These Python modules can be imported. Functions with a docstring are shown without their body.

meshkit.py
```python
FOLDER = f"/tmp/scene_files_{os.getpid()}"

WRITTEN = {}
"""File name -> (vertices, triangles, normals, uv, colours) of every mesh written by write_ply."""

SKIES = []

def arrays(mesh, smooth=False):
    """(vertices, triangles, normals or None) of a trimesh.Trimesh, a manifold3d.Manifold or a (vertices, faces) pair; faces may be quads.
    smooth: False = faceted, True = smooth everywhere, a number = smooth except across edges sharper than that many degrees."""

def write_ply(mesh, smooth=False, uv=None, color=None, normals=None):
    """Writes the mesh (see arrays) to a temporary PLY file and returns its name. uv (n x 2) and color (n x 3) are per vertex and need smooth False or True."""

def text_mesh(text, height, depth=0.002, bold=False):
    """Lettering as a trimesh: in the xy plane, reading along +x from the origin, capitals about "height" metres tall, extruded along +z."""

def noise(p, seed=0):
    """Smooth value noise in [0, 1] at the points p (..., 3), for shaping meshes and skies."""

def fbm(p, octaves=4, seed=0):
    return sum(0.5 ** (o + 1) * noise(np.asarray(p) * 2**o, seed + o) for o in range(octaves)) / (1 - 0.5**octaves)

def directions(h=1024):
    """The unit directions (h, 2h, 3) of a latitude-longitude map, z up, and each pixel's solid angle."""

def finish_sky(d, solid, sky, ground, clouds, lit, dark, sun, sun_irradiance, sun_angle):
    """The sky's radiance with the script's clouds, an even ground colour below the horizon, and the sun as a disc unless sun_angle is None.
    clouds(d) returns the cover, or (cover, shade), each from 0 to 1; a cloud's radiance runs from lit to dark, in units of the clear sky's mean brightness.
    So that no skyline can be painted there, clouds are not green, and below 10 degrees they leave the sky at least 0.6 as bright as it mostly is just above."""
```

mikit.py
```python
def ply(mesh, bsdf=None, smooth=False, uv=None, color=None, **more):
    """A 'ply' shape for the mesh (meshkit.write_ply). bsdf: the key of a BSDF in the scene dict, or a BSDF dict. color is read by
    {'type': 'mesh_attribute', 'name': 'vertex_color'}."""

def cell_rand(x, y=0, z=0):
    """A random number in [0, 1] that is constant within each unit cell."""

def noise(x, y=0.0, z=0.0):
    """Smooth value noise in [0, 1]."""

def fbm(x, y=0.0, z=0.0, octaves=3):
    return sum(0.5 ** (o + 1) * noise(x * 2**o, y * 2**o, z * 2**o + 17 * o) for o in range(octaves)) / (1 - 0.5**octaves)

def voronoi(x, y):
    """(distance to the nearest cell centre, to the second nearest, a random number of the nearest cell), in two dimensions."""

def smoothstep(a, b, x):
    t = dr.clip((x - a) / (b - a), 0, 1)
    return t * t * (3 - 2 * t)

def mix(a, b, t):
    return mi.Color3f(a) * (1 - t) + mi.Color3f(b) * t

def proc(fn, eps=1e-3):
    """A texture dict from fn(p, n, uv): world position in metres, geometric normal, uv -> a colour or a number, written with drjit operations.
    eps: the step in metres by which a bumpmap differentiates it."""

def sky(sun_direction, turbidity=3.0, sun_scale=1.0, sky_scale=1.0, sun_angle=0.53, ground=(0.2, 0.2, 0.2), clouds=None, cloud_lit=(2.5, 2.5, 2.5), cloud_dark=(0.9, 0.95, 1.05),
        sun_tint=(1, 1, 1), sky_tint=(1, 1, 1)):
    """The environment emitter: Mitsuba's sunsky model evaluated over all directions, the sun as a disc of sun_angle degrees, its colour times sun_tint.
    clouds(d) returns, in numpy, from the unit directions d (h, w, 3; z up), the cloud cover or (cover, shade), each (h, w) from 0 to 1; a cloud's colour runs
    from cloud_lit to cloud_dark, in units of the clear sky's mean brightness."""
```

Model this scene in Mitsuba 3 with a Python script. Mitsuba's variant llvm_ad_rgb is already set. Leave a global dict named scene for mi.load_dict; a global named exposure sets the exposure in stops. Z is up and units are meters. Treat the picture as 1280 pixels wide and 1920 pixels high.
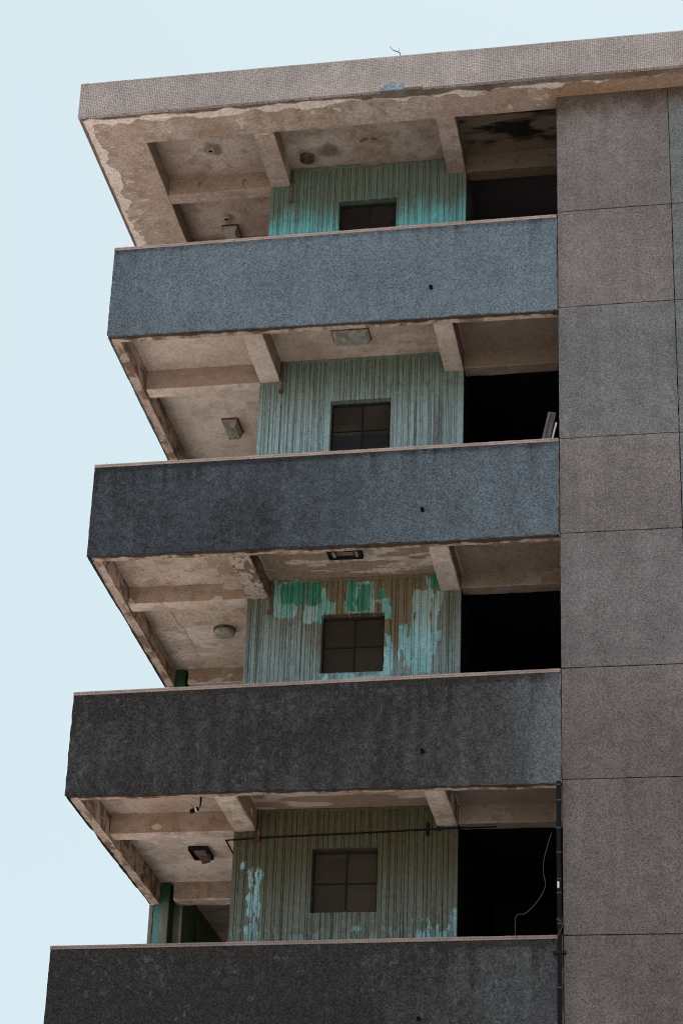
import math, random
import numpy as np, trimesh, manifold3d as m3, drjit as dr, mitsuba as mi
import mikit, meshkit
from shapely.geometry import Polygon, box as sbox
from mikit import noise, fbm, voronoi, cell_rand, smoothstep, mix, proc, ply

# ------------------------------------------------------------------ camera, sky, exposure
T = mi.ScalarTransform4f
scene, labels = {}, {}
CAM = np.array([2.03606875, -24.59964714, -0.84812509])
FWD = np.array([-0.19228691, 0.87938196, 0.43556069])
UPV = np.array([0.04428684, -0.43561502, 0.89904295])
scene['camera'] = {'type': 'perspective', 'fov': math.degrees(2 * math.atan(640 / 4322.52)), 'fov_axis': 'x',
                   'near_clip': 0.5, 'far_clip': 4000.0,
                   'principal_point_offset_x': 109.175 / 1280, 'principal_point_offset_y': -141.754 / 1920,
                   'to_world': T().look_at(origin=CAM.tolist(), target=(CAM + FWD).tolist(), up=UPV.tolist())}
scene['sky'] = mikit.sky((0.12, 0.40, 1.05), turbidity=6.0, ground=(0.3, 0.29, 0.28), sun_tint=(0.98, 1.01, 1.13), sky_tint=(0.86, 0.87, 0.80),
                         clouds=lambda d: np.full(d.shape[:2], 0.75), cloud_lit=(1.76, 2.06, 2.12))   # thin even veil of high haze
exposure = 1.85

# ------------------------------------------------------------------ helpers
def F(v): return mi.Float(v)
def sel(c, a, b): return dr.select(c, F(a), F(b))

def add(key, mesh, bsdf, smooth=False, label=None, cat=None, group=None, kind=None):
    k = key
    i = 0
    while k in scene or any(s.startswith(k + '__') for s in scene):
        i += 1
        k = f'{key}_{i:03d}'
    scene[k] = ply(mesh, bsdf, smooth=smooth)
    d = {}
    if label: d['label'] = label
    if cat: d['category'] = cat
    if group: d['group'] = group
    if kind: d['kind'] = kind
    if d: labels[k] = d
    return k

def root(key, label, cat, group=None):
    k = key
    i = 0
    while k in labels or any(s == k or s.startswith(k + '__') for s in scene):
        i += 1
        k = f'{key}_{i:03d}'
    labels[k] = {'label': label, 'category': cat}
    if group: labels[k]['group'] = group
    return k

def cat(ms): return trimesh.util.concatenate(ms)

def bx(x0, x1, y0, y1, z0, z1):
    m = trimesh.creation.box((x1 - x0, y1 - y0, z1 - z0))
    m.apply_translation(((x0 + x1) / 2, (y0 + y1) / 2, (z0 + z1) / 2))
    return m

def from_manifold(M):
    m = M.to_mesh()
    return trimesh.Trimesh(np.array(m.vert_properties[:, :3]), np.array(m.tri_verts), process=False)

def bev(x0, x1, y0, y1, z0, z1, r=0.008, rough=0.0, edge=None, freq=6.0):
    """box with chamfered edges; rough > 0 makes its faces and edges uneven"""
    c = []
    for a in (0, 1):
        for b in (0, 1):
            for d in (0, 1):
                X, Y, Z = (x0, x1)[a], (y0, y1)[b], (z0, z1)[d]
                sx, sy, sz = (1, -1)[a], (1, -1)[b], (1, -1)[d]
                c += [(X + sx * r, Y + sy * r, Z), (X + sx * r, Y, Z + sz * r), (X, Y + sy * r, Z + sz * r)]
    M = m3.Manifold.hull_points(np.array(c, np.float32))
    if edge: M = M.refine_to_length(edge)
    m = from_manifold(M)
    if rough:
        v = m.vertices.copy()
        n = np.stack([meshkit.fbm(v * freq + o) for o in (0.0, 31.7, 63.1)], 1)
        n = n - n.mean(0)
        m.vertices = v + n * rough * 2
    return m

def extr_xz(poly, y0, y1):
    """polygon given in (x, z), extruded along y"""
    m = trimesh.creation.extrude_polygon(poly, y1 - y0)
    v = m.vertices.copy()
    m.vertices = np.stack([v[:, 0], y1 - v[:, 2], v[:, 1]], 1)
    return m

def extr_yz(poly, x0, x1):
    m = trimesh.creation.extrude_polygon(poly, x1 - x0)
    v = m.vertices.copy()
    m.vertices = np.stack([v[:, 2] + x0, v[:, 0], v[:, 1]], 1)
    return m

def tube(pts, r, sides=8, cap=True):
    p = np.asarray(pts, float)
    t = np.gradient(p, axis=0)
    t /= np.linalg.norm(t, axis=1, keepdims=True) + 1e-12
    ref = np.array([0.31, 0.92, 0.24]) if abs(t[:, 2]).mean() > 0.7 else np.array([0.1, 0.2, 1.0])
    a = np.cross(t, ref); a /= np.linalg.norm(a, axis=1, keepdims=True) + 1e-12
    b = np.cross(t, a)
    an = np.arange(sides) * 2 * np.pi / sides
    rr = np.broadcast_to(r, (len(p),))[:, None, None]
    v = (p[:, None] + rr * (np.cos(an)[None, :, None] * a[:, None] + np.sin(an)[None, :, None] * b[:, None])).reshape(-1, 3)
    f = []
    for i in range(len(p) - 1):
        for j in range(sides):
            q = [i * sides + j, i * sides + (j + 1) % sides, (i + 1) * sides + (j + 1) % sides, (i + 1) * sides + j]
            f += [[q[0], q[1], q[2]], [q[0], q[2], q[3]]]
    n = len(v)
    v = np.vstack([v, p[:1], p[-1:]])
    for j in range(sides):
        f += [[n, (j + 1) % sides, j], [n + 1, (len(p) - 1) * sides + j, (len(p) - 1) * sides + (j + 1) % sides]]
    m = trimesh.Trimesh(v, np.array(f), process=False)
    m.fix_normals()
    return m

def curve(pts, n=8):
    """smooth polyline through the points (Catmull-Rom)"""
    p = np.asarray(pts, float)
    p = np.vstack([2 * p[0] - p[1], p, 2 * p[-1] - p[-2]])
    out = []
    for i in range(1, len(p) - 2):
        for t in np.linspace(0, 1, n, endpoint=False):
            a, b, c, d = p[i - 1], p[i], p[i + 1], p[i + 2]
            out.append(0.5 * (2 * b + (c - a) * t + (2 * a - 5 * b + 4 * c - d) * t * t + (3 * b - a - 3 * c + d) * t ** 3))
    out.append(p[-2])
    return np.array(out)

def lathe(profile, center, sections=28):
    m = trimesh.creation.revolve(np.array(profile, float), sections=sections)
    m.apply_translation(center)
    m.fix_normals()
    return m

def n1(x, seed=0.0):
    x = np.atleast_1d(np.asarray(x, float))
    return meshkit.fbm(np.stack([x, np.full_like(x, seed), np.full_like(x, seed * 1.7)], 1)) 

# ------------------------------------------------------------------ measures (metres)
XL, XFI = -5.865, -5.728                 # balcony left face, inner face of the side fascia
B1L, B1R, B2L, B2R = -4.129, -3.850, -1.625, -1.369
D, D2, DC = 1.485, 1.706, 4.13
FT = 0.19
XR, YB = 7.25, 8.0
GZ = -2.45
# storeys: cap level left/right, parapet bottom left/right, beam bottom, ceiling under this balcony slab
ST = {
    5: dict(cl=16.497, cr=16.505, bl=15.128, br=15.068, bm=15.168, ce=15.470),
    4: dict(cl=13.195, cr=13.206, bl=11.902, br=11.884, bm=11.923, ce=12.173),
    3: dict(cl=10.050, cr=10.128, bl=8.724, br=8.711, bm=8.760, ce=9.031),
    2: dict(cl=6.874, cr=6.914, bl=5.56, br=5.56, bm=5.60, ce=5.88),
    1: dict(cl=3.72, cr=3.72, bl=2.40, br=2.40, bm=2.44, ce=2.72),
}
RL, RF, RS, RC, RT = -6.415, -0.452, 18.375, 18.66, 18.922
WIN = {5: (18.040, 17.23), 4: (14.816, 14.005), 3: (11.655, 10.842), 2: (8.512, 7.70)}
WX0, WX1 = -3.148, -2.335

# ------------------------------------------------------------------ materials
def boxmask(x, z, x0, x1, z0, z1, soft, w):
    d = dr.maximum(dr.maximum(x0 - x, x - x1), dr.maximum(z0 - z, z - z1))
    return smoothstep(soft, -soft, d + w)

def speck(p, s):
    return 0.6 * noise(p.x * s, p.y * s, p.z * s) + 0.4 * noise(p.x * s * 2.3 + 9, p.y * s * 2.3, p.z * s * 2.3)

def agg(p, s):
    """speckle of small pebbles, each with its own tone"""
    x, y = (p.x + 0.37 * p.y) * s, p.z * s
    d1, d2, r = voronoi(x, y)
    return dr.clip(r * 0.75 + 0.25 * cell_rand(x * 2.1, y * 2.1, 5.0) + smoothstep(0.0, 0.25, d2 - d1) * 0.18 - 0.12, 0, 1)

def f_pebble(p, n, uv):
    g = agg(p, 66.0)
    big = fbm(p.x * 1.1 + 3, p.y * 1.1, p.z * 1.4, 4)
    mid = fbm(p.x * 17.0, p.y * 17.0, p.z * 12.0 + 5, 5)
    streak = fbm(p.x * 8.0, p.y * 8.0, p.z * 0.9 + 11, 4)
    s5 = smoothstep(14.3, 14.6, p.z); s4 = smoothstep(11.2, 11.5, p.z); s3 = smoothstep(8.0, 8.3, p.z)
    dirt = s5 * 0.16 + (1 - s5) * (s4 * 0.86 + (1 - s4) * (s3 * 0.93 + (1 - s3) * 1.06))
    right4 = smoothstep(-4.2, -0.2, p.x) * s4 * (1 - s5) * 0.50
    right3 = (smoothstep(-0.7, 0.0, p.x + 0.3 * (mid - 0.5)) * 0.52 + smoothstep(-2.6, -0.3, p.x) * 0.16) * s3 * (1 - s4)
    right2 = smoothstep(-3.0, 0.0, p.x) * (1 - s3) * 0.32
    dirt = dirt - right4 - right3 - right2 + smoothstep(0.2, -1.2, p.x + 4.9) * 0.18 * s5
    dirt = dr.clip(dirt + (mid - 0.5) * 0.30 + (big - 0.5) * 0.22 + (streak - 0.5) * 0.30, 0, 1)
    zc = s5 * 16.455 + (1 - s5) * (s4 * 13.155 + (1 - s4) * (s3 * 10.04 + (1 - s3) * 6.85))
    below = zc - p.z
    run = smoothstep(0.5, 0.8, fbm(p.x * 14.0, p.y * 14.0, 3.0, 3)) * smoothstep(0.9, 0.1, below + 0.6 * noise(p.x * 9.0, p.y * 9.0, 8.0))
    dirt = dr.clip(dirt + 0.30 * run + 0.35 * smoothstep(0.10, 0.02, below + 0.08 * (mid - 0.5)), 0, 1)
    fleck = smoothstep(0.58, 0.80, fbm(p.x * 22.0 + 4, p.y * 22.0, p.z * 13.0, 4)) * smoothstep(0.40, 0.62, fbm(p.x * 2.6, 1.0, p.z * 2.0 + 4, 3)) * (1 - 0.6 * s4)
    dirt = dr.clip(dirt - 0.24 * fleck, 0, 1)
    c = mix(mix((0.150, 0.165, 0.182), (0.156, 0.196, 0.234), s4), mix((0.037, 0.0345, 0.0345), (0.035, 0.037, 0.043), s4), dirt)
    return c * (0.44 + 1.08 * g)

def h_pebble(p, n, uv):
    return speck(p, 48.0) * 0.003

def f_panel(p, n, uv):
    g = agg(p, 76.0)
    big = fbm(p.x * 1.3 + 7, p.y, p.z * 0.9, 4)
    mid = fbm(p.x * 6.0, p.y, p.z * 6.0, 3)
    col = dr.floor(p.x / 1.452)
    row = sel(p.z > 16.54, 1, 0) + sel(p.z > 15.09, 1, 0) + sel(p.z > 13.2, 1, 0) + sel(p.z > 11.89, 1, 0) + sel(p.z > 10.12, 1, 0) + sel(p.z > 8.74, 1, 0) + sel(p.z > 6.9, 1, 0)
    r = cell_rand(col, row, 3.0)
    cool = smoothstep(1.448, 1.452, p.x)
    wc = dr.clip(sel(row > 6.5, 0.15, 0.3) + sel(row == 5, 0.7, 0) + sel(row == 3, 0.2, 0) + sel(row < 2.5, -0.3, 0) + 0.2 * (r - 0.5), 0, 1)
    c = mix((0.176, 0.151, 0.147), (0.154, 0.150, 0.159), wc)
    c = mix(c, (0.148, 0.158, 0.166), cool * 0.9)
    low = 1 - 0.22 * smoothstep(12.5, 7.5, p.z)
    top = smoothstep(17.95, 18.3, p.z + 0.35 * (fbm(p.x * 9, 0.0, p.z * 1.2) - 0.5))
    edge = smoothstep(0.0, 0.22, p.x) 
    c = mix(c, (0.085, 0.066, 0.052), top * 0.9)
    st = fbm(p.x * 11.0, 2.0, p.z * 0.7, 4)
    v = 1.06 * (0.52 + 0.95 * g) * (0.80 + 0.40 * big) * (0.84 + 0.32 * mid) * (0.84 + 0.32 * st) * low
    return c * v * (0.93 + 0.07 * edge)

def h_panel(p, n, uv):
    return speck(p, 48.0) * 0.0025

TP = 0.0245
def f_tile(p, n, uv):
    r = cell_rand(dr.floor((p.x + 20) / TP), dr.floor((p.z + 20) / TP), 1.0 + dr.floor((p.y + 20) / 0.3))
    r2 = cell_rand(dr.floor((p.x + 20) / TP), dr.floor((p.z + 20) / TP), 7.0)
    big = fbm(p.x * 1.4, p.y * 1.4, p.z * 3.0, 3)
    st = fbm(p.x * 6.0, p.y * 6.0, p.z * 0.9, 3)
    c = mix((0.415, 0.355, 0.34), (0.455, 0.40, 0.39), r)
    c = mix(c, (0.30, 0.26, 0.26), smoothstep(0.75, 1.0, r2) * 0.6)
    cap = smoothstep(17.0, 16.8, p.z)
    c = mix(c, (0.42, 0.285, 0.235), cap * 0.55)
    v = (0.72 + 0.56 * big) * (0.8 + 0.4 * st)
    low = 1 - 0.38 * smoothstep(12.6, 7.5, p.z)
    return c * v * low

def f_mortar(p, n, uv):
    g = fbm(p.x * 30, p.y * 30, p.z * 30)
    return mix((0.20, 0.17, 0.16), (0.27, 0.235, 0.225), g)

def f_patch(p, n, uv):
    g = fbm(p.x * 26, p.y * 26, p.z * 26, 4)
    return mix((0.16, 0.21, 0.29), (0.36, 0.42, 0.50), smoothstep(0.3, 0.7, g))

def ring(p, x, y, r, w):
    d = dr.sqrt(dr.square(p.x - x) + dr.square(p.y - y)) + 0.16 * (fbm(p.x * 9, p.y * 9) - 0.5)
    return smoothstep(r + w, r, d)

def peel_mask(p):
    """where the soffit paint has come away: a ragged border along the roof edge and loose flakes beside it"""
    df = p.y - RF; dl = p.x - RL
    wob = fbm(p.x * 4.5, p.y * 4.5, 0.0, 5) - 0.5
    wf = df + 0.30 * wob
    wl = dl + 0.36 * wob - 0.02
    fl = fbm(p.x * 8.0 + 5, p.y * 11.0, 2.0, 4) - 0.28 * dr.minimum(dr.abs(df - 0.1), dr.abs(dl - 0.1))
    return dr.maximum(dr.maximum(smoothstep(0.222, 0.214, wf), smoothstep(0.148, 0.140, wl)), smoothstep(0.645, 0.665, fl) * 0.6)

def h_roof(p, n, uv):
    return fbm(p.x * 9, p.y * 9, p.z * 9, 4) * 0.012 + speck(p, 70.0) * 0.0015 + peel_mask(p) * 0.007 * smoothstep(18.39, 18.37, p.z)

def f_roof(p, n, uv):
    """painted soffit of the roof: peeled pale border, water stains"""
    g = speck(p, 46.0)
    big = fbm(p.x * 1.5, p.y * 1.5, p.z * 1.5, 4)
    mid = fbm(p.x * 7, p.y * 7, p.z * 7, 4)
    c = mix((0.39, 0.32, 0.29), (0.47, 0.405, 0.375), smoothstep(0.3, 0.7, big))
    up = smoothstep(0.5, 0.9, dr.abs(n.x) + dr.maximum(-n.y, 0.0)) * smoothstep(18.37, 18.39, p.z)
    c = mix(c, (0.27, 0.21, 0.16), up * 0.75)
    c = mix(c, (0.15, 0.11, 0.075), smoothstep(0.6, 0.9, dr.abs(n.x)) * (0.35 + 0.5 * smoothstep(0.35, 0.65, mid)) * smoothstep(18.37, 18.39, p.z))  # coffer and beam sides darker: grime plus recess shade painted into the colour
    c = mix(c, (0.27, 0.20, 0.155), smoothstep(0.44, 0.72, mid) * 0.7)
    c = mix(c, (0.33, 0.24, 0.165), smoothstep(0.45, 0.7, fbm(p.x * 1.9 + 2, p.y * 2.6, p.z * 1.3, 4)) * 0.25)
    low = smoothstep(18.39, 18.37, p.z)
    df = p.y - RF; dl = p.x - RL
    wob = fbm(p.x * 4.5, p.y * 4.5, 0.0, 4) - 0.5
    wf = df + 0.30 * wob
    peel = peel_mask(p) * low
    c = mix(c, (0.74, 0.68, 0.65), peel)
    gap = smoothstep(0.135, 0.10, df + 0.14 * (fbm(p.x * 3.2, 2.0, 0.0, 4) - 0.5) - 0.075 * smoothstep(-5.0, 0.8, p.x)) * low  # shadow gap under the fascia painted as a dark band, with dirt
    gapl = smoothstep(0.05, 0.03, dl + 0.05 * wob) * low
    c = mix(c, (0.075, 0.055, 0.042), dr.maximum(gap, gapl))
    # brown run-off over the panels
    br = smoothstep(-0.25, 0.1, p.x) * smoothstep(0.17, 0.23, wf) * low
    c = mix(c, (0.27, 0.175, 0.10), br * 0.8)
    # stains round the fixtures
    for (x, y, r) in ((-4.885, .888, .20), (-5.015, 2.526, .13), (-3.55, 1.2, .26), (-3.25, 1.1, .25)):
        c = mix(c, (0.50, 0.45, 0.42), ring(p, x, y, r, 0.16) * 0.6)
        c = mix(c, (0.12, 0.09, 0.065), ring(p, x + 0.03, y + .01, r * 0.36, 0.13) * 0.75)
    c = mix(c, (0.50, 0.43, 0.40), boxmask(p.x, p.y, -4.72, -4.45, 0.75, 1.1, 0.02, 0.35 * (mid - 0.5)) * 0.7)
    c = mix(c, (0.50, 0.45, 0.41), boxmask(p.x, p.y, -2.5, -2.1, 0.6, 0.85, 0.02, 0.3 * (mid - 0.5)) * 0.6)
    c = mix(c, (0.05, 0.04, 0.03), 0.7 * dr.maximum(ring(p, -2.72, .93, .01, .06), ring(p, -2.58, .92, .01, .05)))
    # soot and mould in the right-hand bay
    soot = smoothstep(B2R - 0.02, B2R + 0.02, p.x) * smoothstep(18.36, 18.42, p.z + 0.2 * smoothstep(1.4, 1.45, p.y)) * smoothstep(0.248, 0.251, p.y)
    c = mix(c, (0.13, 0.105, 0.075), soot * 0.85)
    hole = 0.95 * smoothstep(0.47, 0.70, fbm(p.x * 2.2 + 4.3, p.y * 5.5, 1.0, 4) + 0.22 * smoothstep(0.55, 0.1, dr.abs(p.x + 0.72)) * smoothstep(0.5, 0.1, dr.abs(p.y - 0.9)) + 0.30 * smoothstep(-0.45, -0.1, p.x) * smoothstep(0.8, 0.4, p.y))
    c = mix(c, (0.012, 0.011, 0.010), hole * soot * smoothstep(1.40, 1.2, p.y) * smoothstep(18.5, 18.6, p.z))
    return c * (0.56 + 0.88 * g)

def f_ceil(p, n, uv):
    """painted plaster of the balcony ceilings, beams and fascias"""
    g = speck(p, 46.0)
    big = fbm(p.x * 1.2 + 5, p.y * 1.2, p.z * 1.2, 4)
    mid = fbm(p.x * 6, p.y * 6, p.z * 9 + 3, 4)
    fine = fbm(p.x * 17, p.y * 17, p.z * 17, 3)
    c = mix((0.58, 0.49, 0.44), (0.72, 0.645, 0.60), smoothstep(0.3, 0.7, big))
    c = mix(c, (0.84, 0.80, 0.765), 0.55 * smoothstep(D2 - 0.02, D2 + 0.05, p.y))
    f5 = smoothstep(13.0, 13.2, p.z)
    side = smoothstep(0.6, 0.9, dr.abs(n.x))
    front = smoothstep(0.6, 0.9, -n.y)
    # upright faces: run-off stains and grime, side faces with painted-in occlusion shade
    run = fbm(p.x * 13 + p.y * 13, 0.0, p.z * 2.0, 3)
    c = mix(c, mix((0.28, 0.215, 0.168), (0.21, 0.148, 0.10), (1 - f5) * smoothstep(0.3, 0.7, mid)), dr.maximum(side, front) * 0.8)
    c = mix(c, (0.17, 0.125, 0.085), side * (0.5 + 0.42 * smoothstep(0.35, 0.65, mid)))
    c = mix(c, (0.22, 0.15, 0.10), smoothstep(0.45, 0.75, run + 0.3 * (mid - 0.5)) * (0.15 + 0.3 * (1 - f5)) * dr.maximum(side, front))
    c = mix(c, (0.30, 0.215, 0.15), smoothstep(0.46, 0.72, mid) * (0.32 + 0.20 * (1 - f5)))
    c = mix(c, (0.36, 0.25, 0.155), smoothstep(0.45, 0.7, fbm(p.x * 1.9 + 9, p.y * 2.3, p.z * 1.3, 4)) * (0.20 + 0.16 * (1 - f5)))
    # the eroded beam of the third storey
    er = boxmask(p.x, p.z, B1L - .03, B1R + .03, 11.85, 12.16, 0.02, 0.05 * (mid - 0.5)) * smoothstep(1.6, 1.5, p.y)
    pit = fbm(p.x * 20, p.y * 12, p.z * 20, 4)
    er_c = mix((0.13, 0.095, 0.065), (0.50, 0.43, 0.37), smoothstep(0.38, 0.56, pit))
    er_c = mix(er_c, (0.035, 0.028, 0.022), side * (0.75 + 0.25 * smoothstep(0.9, 0.5, p.y)))
    # peeled patches, pale
    c = mix(c, (0.56, 0.50, 0.46), smoothstep(0.60, 0.615, fbm(p.x * 2.6 + 1.3, p.y * 3.4, p.z * 2.6 + 8, 4)) * (1 - f5) * 0.85)
    # middle bay, lower storeys: brown water marks
    midbay = smoothstep(B1R, B1R + .05, p.x) * smoothstep(B2L, B2L - .05, p.x)
    wm = smoothstep(0.47, 0.50, fbm(p.x * 1.6, p.y * 6.0, p.z * 3 + 2, 4) + 0.10 * (p.y - 0.8))
    c = mix(c, (0.26, 0.185, 0.125), wm * midbay * (0.75 - 0.55 * f5))
    # hairline crack
    dx = p.x - (-5.34 + (p.y - 2.27) * 0.045 + 0.05 * (noise(p.y * 5, 3.0) - 0.5))
    cr = smoothstep(0.012, 0.004, dr.abs(dx)) * smoothstep(2.2, 2.3, p.y) * smoothstep(3.6, 3.5, p.y) * smoothstep(12.1, 12.2, p.z) * (1 - f5)
    c = mix(c, (0.22, 0.15, 0.10), cr * 0.8)
    c = mix(c, er_c, er * 0.85)
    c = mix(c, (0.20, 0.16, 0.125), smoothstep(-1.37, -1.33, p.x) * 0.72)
    return c * (0.56 + 0.7 * g + 0.18 * fine)

def f_fascia(p, n, uv):
    """peeled underside and inner face of the balcony edge"""
    g = fbm(p.x * 40, p.y * 40, p.z * 40, 3)
    a = fbm(p.x * 9, p.y * 4, p.z * 5, 4)
    run = fbm(p.y * 9 + p.x * 9, 0.0, p.z * 2.2, 3)
    side = smoothstep(0.6, 0.9, dr.abs(n.x))
    c = mix((0.50, 0.41, 0.355), (0.21, 0.15, 0.115), smoothstep(0.42, 0.66, a))
    c = mix(c, (0.15, 0.115, 0.08), side * smoothstep(0.45, 0.62, run) * (0.35 + 0.5 * smoothstep(11.0, 8.5, p.z)))
    c = mix(c, (0.5, 0.45, 0.41), smoothstep(0.60, 0.63, fbm(p.x * 7 + 3, p.y * 5, p.z * 7, 3)) * 0.7)
    under = smoothstep(0.6, 0.9, -n.z) * smoothstep(0.135, 0.105, p.y + 0.10 * (fbm(p.x * 5, 1.0, p.z, 4) - 0.5))  # dark line behind the coat: its shadow and mould painted in together
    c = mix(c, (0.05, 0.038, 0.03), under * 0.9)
    return c * (0.7 + 0.6 * g)

def wx(u): return -3.16 + (u - 428) * .002287
def wz(v): return 11.655 - (v - 283) * .00253
GREEN3 = [(192, 338, 98, 215), (352, 416, 98, 235), (565, 622, 104, 270), (634, 702, 122, 268), (745, 790, 155, 200), (808, 826, 190, 250), (1045, 1090, 80, 160)]
PALE3 = [(156, 280, 90, 286), (330, 440, 215, 318), (425, 460, 140, 262), (462, 510, 212, 276), (560, 720, 110, 276), (745, 792, 150, 215), (782, 828, 195, 316),
         (946, 1052, 166, 625), (1020, 1046, 96, 185), (1050, 1082, 190, 530), (1066, 1108, 178, 290), (1078, 1106, 395, 455), (868, 905, 362, 500), (864, 884, 500, 552),
         (930, 956, 380, 470), (896, 952, 425, 588), (784, 828, 470, 640), (800, 826, 412, 480), (352, 410, 628, 660), (440, 480, 618, 660), (536, 790, 615, 660)]

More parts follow.
